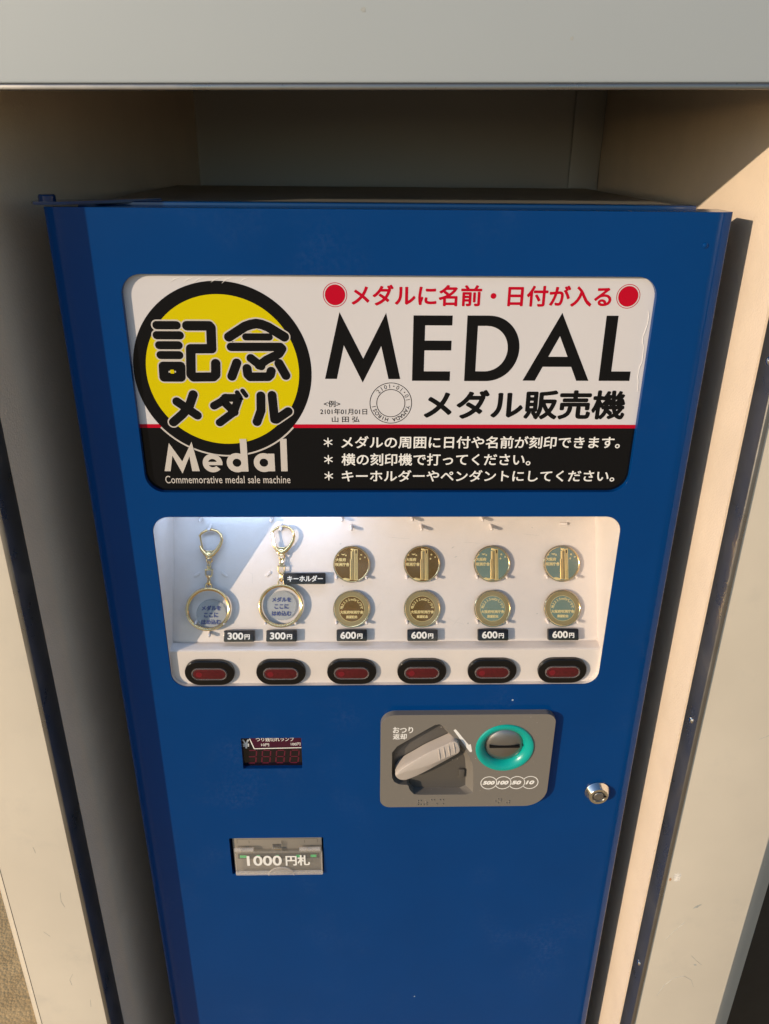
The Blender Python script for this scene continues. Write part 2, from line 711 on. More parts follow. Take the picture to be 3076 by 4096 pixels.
def post(xi, xo):
    """front panel of one side: flat face, rounded outer edge, returns along the outside"""
    s = 1 if xo > xi else -1
    xa = xi + s * 3.6
    prof = [(xa, YF + 30), (xa, YF)]
    ex, ey = (24, 17) if s > 0 else (13, 15)      # slanted outer edge
    xo2 = xo + s * ex
    prof += [(xo - s * 0.6, YF), (xo + s * 0.3, YF + 0.25), (xo2, YF + ey)]
    xo = xo2
    prof += [(xo, 440), (xo - s * 4, 440), (xo - s * 4, YF + 30)]
    g = G(WORLD)
    lo = [g.v((x, y, ZB)) for x, y in prof]
    hi = [g.v((x, y, zh(x, -0.6) if y < YF + 27 else 598)) for x, y in prof]
    n = len(prof)
    for i in range(n):
        j = (i + 1) % n
        g.bm.faces.new((lo[i], lo[j], hi[j], hi[i]))
    g.bm.faces.new(hi)
    g.bm.faces.new(lo)
    bmesh.ops.recalc_face_normals(g.bm, faces=g.bm.faces[:])
    return g


pl_ = obj('front_panel', post(XL, XLO), POST, surround)
pr_ = obj('front_panel', post(XR, XRO), POST, surround)


def slab(x0, x1, y0, y1, z0, z1, bev=0.0, slope=False):
    g = G(WORLD)
    b = bmesh.new()
    vs = []
    for z in (z0, z1):
        for x, y in ((x0, y0), (x1, y0), (x1, y1), (x0, y1)):
            vs.append(g.v((x, y, z + (SL * x if slope else 0))))
    b.free()
    for f in ((0, 1, 2, 3), (7, 6, 5, 4), (0, 4, 5, 1), (1, 5, 6, 2), (2, 6, 7, 3), (3, 7, 4, 0)):
        g.bm.faces.new([vs[i] for i in f])
    bmesh.ops.recalc_face_normals(g.bm, faces=g.bm.faces[:])
    if bev:
        bmesh.ops.bevel(g.bm, geom=g.bm.edges[:], offset=bev, segments=3, profile=0.5, affect='EDGES')
    return g


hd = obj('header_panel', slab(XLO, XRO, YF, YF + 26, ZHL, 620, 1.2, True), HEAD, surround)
obj('ceiling_panel', slab(XL - 3, XR + 3, YF + 26.5, 425, 150, 153), BACKW, surround)
obj('roof_panel', slab(XLO + 4, XRO - 4, YF + 27, 440, 600, 612), HEAD, surround)
# inner walls: satin metallic sheets behind the steel edging
g = G(WORLD)
pts = [(XL - 3, -24), (XL - 0.5, -24), (-203, 422), (-205.5, 422)]
lo = [g.v((x, y, ZB)) for x, y in pts]
hi = [g.v((x, y, 149.5)) for x, y in pts]
for a in range(4):
    b = (a + 1) % 4
    g.bm.faces.new((lo[a], lo[b], hi[b], hi[a]))
g.bm.faces.new(hi)
g.bm.faces.new(lo)
bmesh.ops.recalc_face_normals(g.bm, faces=g.bm.faces[:])
obj('inner_wall', g, SATIN, surround)           # the left wall closes in slightly towards the back
obj('inner_wall', slab(XR + 0.5, XR + 3, -25, 422, ZB, 149.5), SATIN, surround)
g = slab(XL - 3, XR + 3, 422, 425, ZB, 149.5)
obj('back_wall', g, BACKW, surround)
obj('corner_post', slab(212, XR, 417, 421.5, ZB, 149.5, 1.5), BACKW, surround)


def edging(x, s, depth):
    """steel angle along the opening: a leg on the inner wall and a narrow lip on the front"""
    g = slab(min(x, x - s * 1.5), max(x, x - s * 1.5), YF - 1.2, YF + depth, ZB, zh(x, -3.6), 0.45)
    g.merge(slab(min(x, x - s * 3.4) if s < 0 else x - 3.4, max(x, x - s * 3.4) if s < 0 else x, YF - 1.6, YF - 0.2, ZB, zh(x, -3.6), 0.5))
    return g


# left: wall side at XL, lip runs outwards (to smaller x); right: mirrored
gl = slab(XL - 1.5, XL, YF - 1.2, YF + 26, ZB, zh(XL, -3.4), 0.4)
gl.merge(slab(XL - 3.6, XL - 0.2, YF - 1.6, YF + 2, ZB, zh(XL, -3.5), 0.7))
el_ = obj('steel_edging', gl, STEEL, surround)
gr_ = slab(XR, XR + 1.5, YF - 1.2, YF + 21, ZB, zh(XR, -3.4), 0.4)
gr_.merge(slab(XR + 0.2, XR + 3.6, YF - 1.6, YF + 2, ZB, zh(XR, -3.5), 0.7))
er_ = obj('steel_edging', gr_, STEEL, surround)
gh = slab(XLO, XRO, YF - 1.6, YF + 1.5, ZHL - 3.3, ZHL - 0.4, 0.7, True)
gh.merge(slab(XLO + 4, XRO - 4, YF - 1.0, YF + 24, ZHL - 2.0, ZHL - 0.2, 0.4, True))
obj('steel_edging', gh, STEEL, surround)


def screw_frame(x, s):
    return lambda p: Vector((x - s * p[2], -41 + p[0] * s, p[1]))


for z in (-382, -676, -970, -88):
    g = G(screw_frame(XR, 1))
    g.lathe(0, z, [(3.1, 0.0), (3.0, 0.6), (2.3, 1.3), (1.2, 1.7), (0, 1.8)], 20)
    obj('screw', g, CHROME, er_)

# wear on the paint: a scraped patch and rub marks with their own ragged outlines
def blob(g, cx, cy, rx, ry, h, seed, n=26, rot=0.0):
    rnd = random.Random(seed)
    k = [rnd.uniform(0.55, 1.1) for _ in range(n)]
    pts = []
    for i in range(n):
        a = 2 * math.pi * i / n
        x, y = rx * k[i] * math.cos(a), ry * k[i] * math.sin(a)
        pts.append((cx + x * math.cos(rot) - y * math.sin(rot), cy + x * math.sin(rot) + y * math.cos(rot)))
    g.flat(pts, h)


g = G()
blob(g, 259.5, -550, 4.2, 6.5, -YF + 0.06, 3)
obj('scrape', g, CHIP, pr_)
g = G()
blob(g, 284, -588, 5.5, 1.5, -YF + 0.06, 8, rot=0.7)
obj('rub_mark', g, SMUDGE, pr_)
g = G()
blob(g, 296, -668, 2.2, 1.2, -YF + 0.07, 9, rot=-0.5)
obj('rub_mark', g, SMUDGE, pr_)
g = G()
blob(g, 253.5, -553, 1.3, 2.2, -YF + 0.09, 12)
obj('rust_spot', g, mat('rust stain', (0.42, 0.22, 0.10), 0.7, var=0.3, vscale=300), pr_)
g = G()
g.tube([(XLO + 1.2, -520, -YF + 0.02), (XLO + 1.4, -640, -YF + 0.02), (XLO + 1.2, -900, -YF + 0.02)], 0.22, n=5)
obj('panel_joint', g, BLACKM, pl_)
for pts in ([(262, -632), (266, -624), (271, -616), (276, -609)], [(300, -700), (296, -690), (288, -684), (279, -686), (271, -697), (266, -712)],
            [(312, -388), (306, -392), (300, -395)], [(290, -655), (296, -662), (302, -668)]):
    g = G()
    g.tube([(x, y, -YF + 0.02) for x, y in pts], 0.16, n=5)
    obj('scratch', g, SMUDGE, pr_)
for pts in ([(-300, -505), (-299, -512)], [(-286, -560), (-287, -571), (-285, -578)], [(-309, -610), (-304, -616)], [(-292, -668), (-296, -676), (-295, -684)], [(-281, -705), (-282, -716)], [(-318, -742), (-310, -747)]):
    g = G()
    g.tube([(x, y, -YF + 0.02) for x, y in pts], 0.13, n=5)
    obj('scratch', g, SMUDGE, pl_)
g = G()
blob(g, -134, 117, 7, 1.1, -YF + 0.08, 4, rot=-0.02)
obj('rub_mark', g, SMUDGE, hd)
for x, z, rx, rz in ((-18, 103, 1.6, 1.5), (95, 91, 1.0, 1.3)):
    g = G()
    blob(g, x, z, rx, rz, -YF + 0.09, int(x))
    obj('rub_mark', g, SMUDGE, hd)

# a dark board added to darken the area beyond the right-hand panel
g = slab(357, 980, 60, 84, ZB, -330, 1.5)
dk = obj('dark_fill_board', g, mat('near-black board', (0.012, 0.0115, 0.011), 0.6, var=0.3, vscale=40), None)
dk['label'] = 'near-black board added for the dark area beyond the outer edge of the sunlit warm panel'
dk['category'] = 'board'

# ---------------------------------------------------------------- the vending machine
machine = thing('vending_machine', 'blue medal vending machine with black, white and yellow sign, set back in a grey surround',
                'vending machine', (0, 180, ZB))
DW, DB = 225.0, -1345.0

# door: rounded upright edges, openings for sign, display window, amount display and bill slot
prof = []
for i in range(7):                            # tight outer corner
    t = math.radians(90 - (90 - 21.5) * i / 6)
    prof.append((-DW + 4.0 - 4.0 * math.sin(t), 2.1 + 3.7 - 4.0 * math.cos(t)))
x_in = -DW + 4.0 - 4.0 * math.sin(math.radians(21.5)) + 30 * math.sin(math.radians(21.5))
for i in range(1, 9):                         # then a broad soft one
    t = math.radians(21.5 * (1 - i / 8))
    prof.append((x_in - 30 * math.sin(t), 30 - 30 * math.cos(t)))
prof = prof + [(-x, y) for x, y in reversed(prof)]
prof += [(DW, 30), (-DW, 30)]
g = G(WORLD)
lo = [g.v((x, y, DB)) for x, y in prof]
hi = [g.v((x, y, 0)) for x, y in prof]
for i in range(len(prof)):
    j = (i + 1) % len(prof)
    g.bm.faces.new((lo[i], lo[j], hi[j], hi[i]))
g.bm.faces.new(hi)
g.bm.faces.new(lo)
bmesh.ops.recalc_face_normals(g.bm, faces=g.bm.faces[:])
door = obj('door', g, BLUE, machine)
SIGN_O = rrect(-180.6, 180.9, -199.0, -41.3, 14)
WIN_O = rrect(-180.0, 180.2, -377.3, -219.4, 13)
DISP_O = rrect(-126.6, -74.0, -467.3, -432.9, 0.8, 3)
BILL_O = rrect(-145.6, -57.6, -598.2, -551.6, 0.8, 3)
cut(door, [G().prism(SIGN_O, -60, 10), G().prism(WIN_O, -60, 10), G().prism(DISP_O, -60, 10), G().prism(BILL_O, -60, 10), G().box(2, 140, -500, -409, -60, 10)], 1.1, 3)

# cabinet behind the door
g = slab(-207, 208, 42, 318, -1370, 0.5, 1.0)
cabinet = obj('cabinet', g, ZINC, machine)
g = slab(-212, 211, 32, 44, -1360, 2.0, 1.0)
# the flange is a frame: keep its middle open for the tray
fl_ = obj('cabinet_flange', slab(-212, 211, 31.5, 43, -30, 2.0, 0.8), BLUEDARK, machine)
g.bm.free()
cut(cabinet, [G().box(-195, 195, -420, -20, -110, 10), G().box(-195, 195, -640, -425, -110, 10)], 0)

# hinge at the door's top left corner
g = G(WORLD)
hp = [(-231.5, 3), (-229, -1.5), (-213, -1.0), (-205, 4), (-158, 46), (-168, 52), (-206, 24), (-231, 22)]
b_ = [g.v((x, y, 1.2)) for x, y in hp]
t_ = [g.v((x, y, 3.2)) for x, y in hp]
for i in range(len(hp)):
    j = (i + 1) % len(hp)
    g.bm.faces.new((b_[i], b_[j], t_[j], t_[i]))
g.bm.faces.new(t_)
g.bm.faces.new(b_)
bmesh.ops.recalc_face_normals(g.bm, faces=g.bm.faces[:])
bmesh.ops.bevel(g.bm, geom=[e for e in g.bm.edges if e.calc_face_angle() > 0.6], offset=0.5, segments=2, affect='EDGES')
hinge = obj('hinge', g, BLUEDARK, machine)
g = G(lambda p: Vector((p[0], p[1], p[2])))
g.lathe(-222.6, 7, [(5.4, 3.0), (5.4, 6.4), (4.7, 7.2), (0, 7.3)], 28)
obj('hinge_pin', g, BLUEDARK, hinge)
g = G()
g.lathe(208.2, -20.8, [(1.9, -0.2), (1.8, 0.5), (1.1, 1.0), (0, 1.1)], 20)
obj('rivet', g, BLUE, machine)

# ---- sign
SH = -4.0                                      # 4 mm behind the door's face
sign = obj('sign_panel', G().prism(rrect(-183, 183, -201.5, -39, 8), SH - 3, SH), SIGNW, machine)
g = G().flat([(-182.9, -201.4), (182.9, -201.4), (182.9, -149.6), (-182.9, -149.6)], SH + 0.03)
obj('black_band', g, SIGNK, sign)
g = G().flat([(-182.9, -149.6), (182.9, -149.6), (182.9, -146.8), (-182.9, -146.8)], SH + 0.06)
obj('red_stripe', g, SIGNR, sign)
EX, EY = -117.8, -108.2
g = G().disc(EX, EY, 62.4, SH + 0.10, 128)
g.bm.normal_update()
obj('black_disc', g, SIGNK, sign)
g = G().annulus(EX, EY, 62.4, 63.6, SH + 0.11, 70, 180 + 40.5, 360 - 40.5)
obj('white_arc', g, SIGNCREAM, sign)
g = G().disc(EX, EY, 53.6, SH + 0.14, 128)
obj('yellow_disc', g, SIGNY, sign)

EM = [
    (2.55, [[(-160.6, -75.6), (-147.0, -75.6)], [(-161.2, -82.5), (-145.5, -82.5)], [(-160.3, -89.4), (-147.0, -89.4)], [(-160.1, -96.3), (-147.2, -96.3)]]),
    (3.0, [[(-159.0, -104.2), (-147.0, -104.2), (-147.6, -112.0), (-159.4, -112.0), (-159.0, -104.2)],
           [(-139.9, -75.9), (-124.6, -75.9), (-123.6, -77.2), (-124.3, -91.7), (-138.8, -91.8), (-140.3, -110.0), (-138.8, -111.9), (-124.8, -111.7), (-122.9, -110.0), (-122.3, -102.1)]]),
    (3.0, [[(-111.8, -83.5), (-100.3, -76.3), (-96.0, -74.8), (-92.4, -74.2), (-88.8, -74.8), (-84.2, -76.6), (-73.5, -83.3)]]),
    (2.2, [[(-100.1, -83.4), (-84.0, -83.4)]]),
    (2.7, [[(-110.8, -90.4), (-76.6, -90.3), (-75.4, -91.6), (-77.7, -95.1), (-86.6, -99.4), (-92.2, -103.4)], [(-97.6, -98.3), (-90.7, -103.9)]]),
    (2.9, [[(-107.6, -101.7), (-111.7, -111.3)], [(-100.7, -105.6), (-100.4, -110.0), (-98.9, -111.6), (-86.2, -111.5), (-84.6, -110.0), (-83.8, -107.5)], [(-78.1, -101.9), (-73.6, -110.6)]]),
    (2.9, [[(-140.1, -124.6), (-144.0, -133.9), (-149.5, -139.6), (-156.3, -145.3)], [(-152.2, -129.8), (-138.6, -140.1)]]),
    (2.6, [[(-117.1, -126.8), (-120.5, -129.8), (-126.0, -132.9)], [(-117.7, -127.0), (-109.6, -127.0), (-108.5, -128.4), (-112.3, -137.7), (-122.9, -145.5)], [(-117.4, -131.6), (-111.7, -137.7)]]),
    (1.35, [[(-108.8, -123.0), (-106.8, -126.6)], [(-104.9, -121.8), (-102.6, -125.3)]]),
    (2.9, [[(-92.1, -125.4), (-92.6, -136.4), (-96.0, -144.9)], [(-84.1, -125.0), (-83.2, -143.0), (-82.0, -143.2), (-73.1, -137.0)]]),
]
gw, gk = G(), G()
k = 0
for hw, ss in EM:
    for s in ss:
        gw.stroke(s, hw + 1.25, SH + 0.20 + 0.001 * k, step=0.002)
        gk.stroke(s, hw + 0.3, SH + 0.30 + 0.001 * k, step=0.002)
        k += 1
obj('white_outline', gw, SIGNCREAM, sign)
obj('emblem_lettering', gk, SIGNK, sign)
g = G().flat(rrect(-154.6, -151.8, -109.4, -106.6, 0.6, 3), SH + 0.40)
obj('yellow_counter', g, SIGNY, sign)
obj('yellow_counter', G().flat([(-96.4, -80.6), (-88.2, -80.6), (-92.3, -77.9)], SH + 0.40), SIGNY, sign)

# 'Medal' in pale heavy letters, small line under it
g = G()
hz = SH + 0.45
g.flat([(-166.6, -183.3), (-162.2, -183.3), (-159.6, -171.0), (-153.5, -185.2), (-147.2, -171.5), (-146.2, -183.3), (-140.6, -183.3), (-144.6, -160.2), (-152.8, -175.6), (-161.2, -161.2)], hz)
def letter_ring(cx, cy, r0, r1, a0=0, a1=360, k=0):
    g.annulus(cx, cy, r0, r1, hz + 0.003 * k, 48, a0, a1)
letter_ring(-130.6, -176.9, 3.3, 7.3, 0, 318, 1)
g.flat([(-136.5, -178.5), (-123.4, -178.5), (-123.3, -175.9), (-136.5, -175.9)], hz + 0.012)
letter_ring(-112.6, -176.6, 3.2, 7.6, 0, 360, 2)
g.flat([(-109.5, -183.6), (-104.5, -183.6), (-104.5, -158.0), (-109.5, -158.0)], hz + 0.015)
letter_ring(-92.7, -176.5, 3.2, 7.5, 0, 360, 3)
g.flat([(-89.6, -183.4), (-84.7, -183.4), (-84.7, -169.4), (-89.6, -169.4)], hz + 0.018)
g.flat([(-80.2, -183.4), (-75.4, -183.4), (-75.2, -157.8), (-80.0, -157.8)], hz)
g.text('Commemorative medal sale machine', (-166.8, -73.7, -193.1, -187.0), hz, 0.05, spacing=1.05)
obj('pale_lettering', g, SIGNCREAM, sign)

g = G()
hz = SH + 0.10
for cx in (-37.9, 162.7):
    g.disc(cx, -54.7, 6.9, hz, 64)
    g.annulus(cx, -54.7, 7.75, 8.2, hz, 64)
g.text('メダルに名前・日付が入る', (-26.8, 151.4, -62.0, -47.7), hz, 0.42)
obj('red_lettering', g, SIGNR, sign)

g = G()
g.flat([(-46.0, -113.0), (-37.6, -113.0), (-32.4, -89.0), (-19.3, -115.6), (-6.3, -89.4), (-1.0, -113.0), (7.4, -113.0), (-3.1, -66.6), (-18.9, -98.4), (-35.1, -66.2)], hz)
g.flat([(15.8, -114.2), (42.7, -114.2), (42.7, -107.3), (24.0, -107.3), (24.0, -92.4), (42.8, -92.4), (42.8, -85.5), (24.0, -85.5), (24.0, -75.0), (42.8, -75.0), (42.8, -68.2), (15.8, -68.2)], hz)
# D: outer and inner outline joined quad by quad
ny = 40
outer, inner = [], []
for i in range(ny + 1):
    t = math.radians(-90 + 180 * i / ny)
    outer.append((67.8 + 22.9 * math.cos(t) ** 0.95 if math.cos(t) > 0 else 67.8, -91.2 + 23.1 * math.sin(t)))
    inner.append((66.6 + 15.9 * max(0, math.cos(t)) ** 0.95, -91.2 + 16.0 * math.sin(t)))
for i in range(ny):
    g.flat([inner[i], outer[i], outer[i + 1], inner[i + 1]], hz + 0.004)
g.flat([(53.0, -114.3), (67.9, -114.3), (67.9, -107.2), (53.0, -107.2)], hz)
g.flat([(53.0, -75.2), (67.9, -75.2), (67.9, -68.1), (53.0, -68.1)], hz)
g.flat([(53.0, -107.2), (60.6, -107.2), (60.6, -75.2), (53.0, -75.2)], hz)
# A
g.flat([(94.8, -113.9), (103.6, -113.9), (118.5, -82.0), (118.5, -66.0)], hz)
g.flat([(118.5, -66.0), (118.5, -82.0), (133.4, -113.9), (142.2, -113.9)], hz)
g.flat([(107.0, -103.8), (130.0, -103.8), (127.0, -96.6), (110.0, -96.6)], hz + 0.004)
g.flat([(149.5, -113.9), (171.7, -113.9), (171.7, -107.0), (157.8, -107.0), (157.8, -67.8), (149.5, -67.8)], hz)
g.text('メダル販売機', (24.8, 171.6, -142.9, -120.7), hz, 0.75)
g.text('<例>', (-47.3, -35.5, -133.8, -128.9), hz, 0.06)
g.text('2101年01月01日', (-50.1, -16.2, -139.4, -134.8), hz, 0.05)
g.text('山 田 弘', (-41.8, -21.7, -145.2, -140.7), hz, 0.06)
g.annulus(0.9, -130.8, 14.75, 15.25, hz, 72)
g.annulus(0.9, -130.8, 9.9, 10.4, hz, 72)
g.arctext('2101・01・01', 0.9, -130.8, 12.6, 4.3, 136, 12, hz, 0.0)
g.arctext('YAMADA HIROSI', 0.9, -130.8, 12.6, 3.9, -14, -168, hz, 0.06)
obj('black_lettering', g, SIGNK, sign)

g = G()
for s, x1, y0, y1, in (('メダルの周囲に日付や名前が刻印できます。', 171.5, -165.4, -155.8), ('横の刻印機で打ってください。', 106.0, -179.0, -169.3), ('キーホルダーやペンダントにしてください。', 170.9, -192.0, -182.6)):
    g.text(s, (-35.2, x1, y0, y1), hz, 0.17)
    yc = (y0 + y1) / 2
    for a in (0, 60, 120):                      # asterisk in front of each line
        dx, dy = 3.2 * math.sin(math.radians(a)), 3.2 * math.cos(math.radians(a))
        g.stroke([(-44.9 - dx, yc - dy), (-44.9 + dx, yc + dy)], 0.42, hz + 0.01 * (1 + a / 60), step=0.002)
obj('white_lettering', g, WHITEINK, sign)
# ragged clear edge of the sheet's glue along the right and top
g = G()
rnd = random.Random(3)
p1 = [(178.2 + 0.9 * math.sin(i * 0.9) + rnd.uniform(-.4, .4), -64 - i * 3.6, SH + 0.12) for i in range(17)]
g.tube(p1, [0.1 + 0.2 * abs(math.sin(i * 1.3)) for i in range(17)], n=6)
obj('glue_edge', g, GLUE, sign)
for k in range(6):
    g = G()
    x0 = -150 + k * 9.5 + rnd.uniform(-2, 2)
    g.tube([(x0, -46.6 - rnd.random(), SH + 0.05), (x0 + 3, -45.0, SH + 0.1), (x0 + 7, -43.6, SH + 0.05)], [0.1, 0.32, 0.1], n=6)
    obj('glue_edge', g, GLUE, sign)

# ---- display tray
g = G(DOOR)
shell = rrect(-179.7, 179.9, -377.0, -219.7, 12.7)
for (xa, za), (xb, zb) in zip(shell, shell[1:] + shell[:1]):     # white sides reaching right up to the door's face
    g.face([(xa, za, -0.5), (xb, zb, -0.5), (xb, zb, -92), (xa, za, -92)])
bmesh.ops.remove_doubles(g.bm, verts=g.bm.verts[:], dist=0.01)
g.fr = WORLD
tray_top_v = 150
pq = [PLATE((x, y, -1.2)) for x, y in ((-181.3, -2), (181.5, -2), (181.5, tray_top_v), (-181.3, tray_top_v))]
g.face([tuple(p) for p in pq])
# ledge and the button panel, joined by a small round edge
edge = [(15.5, -343.4), (6.6, -343.9), (5.4, -344.2), (4.7, -344.9), (4.5, -346.2), (4.5, -378.8)]
for (y0, z0), (y1, z1) in zip(edge, edge[1:]):
    g.face([(-181.3, y0, z0), (181.5, y0, z0), (181.5, y1, z1), (-181.3, y1, z1)])
bmesh.ops.remove_doubles(g.bm, verts=g.bm.verts[:], dist=0.01)
tray = obj('display_tray', g, WHITE, machine)
g = G(PLATE).prism(rrect(-180.6, 180.8, 0.4, 149, 4), -1.1, 0.0, 0.3)
plate = obj('back_plate', g, WHITE, machine)
pane = obj('window_pane', G().flat(rrect(-181.2, 181.4, -378.6, -218, 4), -1.6), PANE, machine)


TUBE = mat('lit lamp tube', (0.8, 0.85, 0.9), 0.4)
TUBE.node_tree.nodes['Principled BSDF'].inputs['Emission Color'].default_value = (0.42, 0.64, 1.0, 1)
TUBE.node_tree.nodes['Principled BSDF'].inputs['Emission Strength'].default_value = 8.5
g = G(WORLD)
g.tube([(-172, 33, -226.5), (-30, 33, -226.5)], 3.6, n=12)
obj('lamp_tube', g, TUBE, tray)


def peg(x, y, dh=8.3, down=4.2, r=1.35):
    g = G(PLATE)
    a = Vector((x, y, -0.3))
    b = Vector((x, y - down, dh - 1.0))
    d = (b - a).normalized()
    g.tube([a, a + d * 0.5, b - d * 0.6, b, b + d * 0.7], [r * 1.05, r, r, r * 0.85, r * 0.4], n=12)
    return obj('peg', g, WHITE, plate)


PX = (-29.2, 30.4, 90.0, 149.6)
for i, x in enumerate(PX):
    if i < 3:
        peg(x - 0.3, 98.0)
        peg(x - 8.1, 105.8)
    for yc in (65.0, 27.2):
        for s in (-12.8, 12.5):
            peg(x + s, yc - 9.6, 6.2, 2.6, 1.25)
peg(-149.1, 98.6, 9.5, 4.6)
peg(-89.0, 98.6, 9.5, 4.6)
peg(-157.1, 105.6)
peg(-97.2, 105.6)
peg(-148.3, 8.6, 6.5, 3.4)
for x, y in ((-160.0, 17.6), (-136.0, 17.6), (-101.5, 17.4), (-76.2, 17.4)):
    peg(x, y, 6.2, 2.2, 1.25)
# unused slots in the plate, with their slanted lugs
for x, y, a in ((-160, 56.6, 38), (-137, 56.6, -38), (-99.8, 56.9, 38)):
    g = G(PLATE)
    ca, sa = math.cos(math.radians(a)), math.sin(math.radians(a))
    pts = [(x + px * ca - py * sa, y + px * sa + py * ca) for px, py in rrect(-2.9, 2.9, -1.2, 1.2, 1.1, 5)]
    g.prism(pts, -0.2, 0.9, 0.35)
    obj('lug', g, WHITE, plate)
g = G(PLATE)
g.tube([(149.4, 99.0, 0.9), (152, 99.0, 1.3), (155.0, 99.0, 1.6)], 1.25, n=12)
obj('lug', g, WHITE, plate)
# pencil-like scuffs on the white plate
for pts in ([(2, 88), (10, 87.2), (20, 86.6)], [(66, 83.4), (73, 83.2), (80, 82.4)], [(118, 90.5), (126, 89.6), (131, 89.2)], [(56, 12), (60, 17), (62.5, 19.5)], [(52, 19), (58, 16), (66, 13.8)], [(-113.5, 49), (-113, 57), (-116, 58.2)], [(-10, 24), (-7, 29), (-4, 33)]):
    g = G(PLATE)
    g.tube([(x, y, 0.0) for x, y in pts], 0.07, n=4)
    obj('scratch', g, SMUDGE, plate)
for x, y, rx, ry, rr in ((-38.8, 82.2, 1.0, .35, .2), (69.5, 14.6, .9, .5, .8), (128.5, 22.6, .9, .35, .4), (57, 79, 2.2, .3, .5), (59.5, 71, 1.6, .3, .4)):
    g = G(PLATE)
    blob(g, x, y, rx, ry, 0.05, int(x * 7), 14, rr)
    obj('scuff', g, SMUDGE, plate)

# ---- six selection buttons on the panel under the display
BX = (-148.2, -88.6, -29.2, 29.9, 89.4, 149.0)


def stadium(x, z, w, h, n=14):
    r = h / 2
    out = []
    for i in range(n + 1):
        t = math.radians(-90 + 180 * i / n)
        out.append((x + w / 2 - r + r * math.cos(t), z + r * math.sin(t)))
    for i in range(n + 1):
        t = math.radians(90 + 180 * i / n)
        out.append((x - w / 2 + r + r * math.cos(t), z + r * math.sin(t)))
    return out


PH = -4.5
first = None
for x in BX:
    z = -364.6
    bz = obj('selection_button', G().prism(stadium(x, z, 41.6, 24.6), PH - 0.3, PH + 3.6, 1.1, 3, True), BLACK, machine)
    g = G()
    outer, inner = stadium(x, z - 0.2, 29.8, 12.0), stadium(x, z - 0.2, 27.0, 9.4)
    mid = stadium(x, z - 0.2, 28.6, 10.8)
    for A, ha, B, hb in ((outer, PH + 3.4, outer, PH + 4.3), (outer, PH + 4.3, mid, PH + 4.9), (mid, PH + 4.9, inner, PH + 4.4)):
        for q in range(len(A)):
            w = (q + 1) % len(A)
            g.face([(*A[q], ha), (*A[w], ha), (*B[w], hb), (*B[q], hb)])
    bmesh.ops.remove_doubles(g.bm, verts=g.bm.verts[:], dist=0.001)
    obj('lens_rim', g, LENSRIM, bz)
    obj('lens', G().prism(stadium(x, z - 0.2, 27.6, 10.0), PH + 3.4, PH + 4.25, 0.3, 2, True), LENS, bz)
    obj('lamp', G().disc(x - 8.8, z - 0.6, 2.6, PH + 4.32, 24), LAMP, bz)

# ---- amount display, a little behind the door's face
DH = -4.0
disp = obj('amount_display', G().box(-130, -71, -472, -428, DH - 4, DH), GLASSK, machine)
obj('plum_band', G().flat([(-116.8, -446.9), (-73.5, -446.6), (-73.5, -430), (-121.5, -430)], DH + 0.03), GLASSP, disp)
g = G()
hz = DH + 0.06
g.text('つり銭切れランプ', (-114.4, -80.6, -440.0, -435.2), hz, 0.04)
g.text('10円', (-109.9, -103.0, -445.4, -442.0), hz, 0.03)
g.text('100円', (-83.8, -75.3, -444.9, -441.4), hz, 0.03)
g.text('¥', (-126.3, -120.4, -447.6, -437.6), hz, 0.30)
g.stroke([(-119.6, -437.0), (-116.3, -448.0), (-75.0, -447.2)], 0.42, hz, step=0.003)
obj('white_lettering', g, WHITEINK, disp)
g = G()


def seg7(x0, x1, y0, y1, segs, sl=1.6):
    w = 0.55
    ym = (y0 + y1) / 2

    def P(x, y):
        return (x + sl * (y - y0) / (y1 - y0), y)
    e = 0.5
    S_ = {'a': ((x0 + e, y1), (x1 - e, y1)), 'g': ((x0 + e, ym), (x1 - e, ym)), 'd': ((x0 + e, y0), (x1 - e, y0)),
          'f': ((x0, y1 - e), (x0, ym + e)), 'b': ((x1, y1 - e), (x1, ym + e)), 'e': ((x0, ym - e), (x0, y0 + e)), 'c': ((x1, ym - e), (x1, y0 + e))}
    for i, c in enumerate(segs):
        a, b = S_[c]
        a, b = P(*a), P(*b)
        d = (Vector(b) - Vector(a)).normalized()
        p = Vector((-d.y, d.x)) * w
        q = d * w
        a, b = Vector(a), Vector(b)
        g.flat([tuple(a), tuple(a + q + -p), tuple(b - q - p), tuple(b), tuple(b - q + p), tuple(a + q + p)], hz + 0.003 * i)


for k, (x0, x1) in enumerate(((-123.2, -115.9), (-110.6, -103.4), (-98.1, -90.9), (-85.6, -78.2))):
    seg7(x0, x1, -464.2, -449.9, 'abgcd' if k == 0 else 'abcdefg')
obj('segment_digits', g, SEGM, disp)

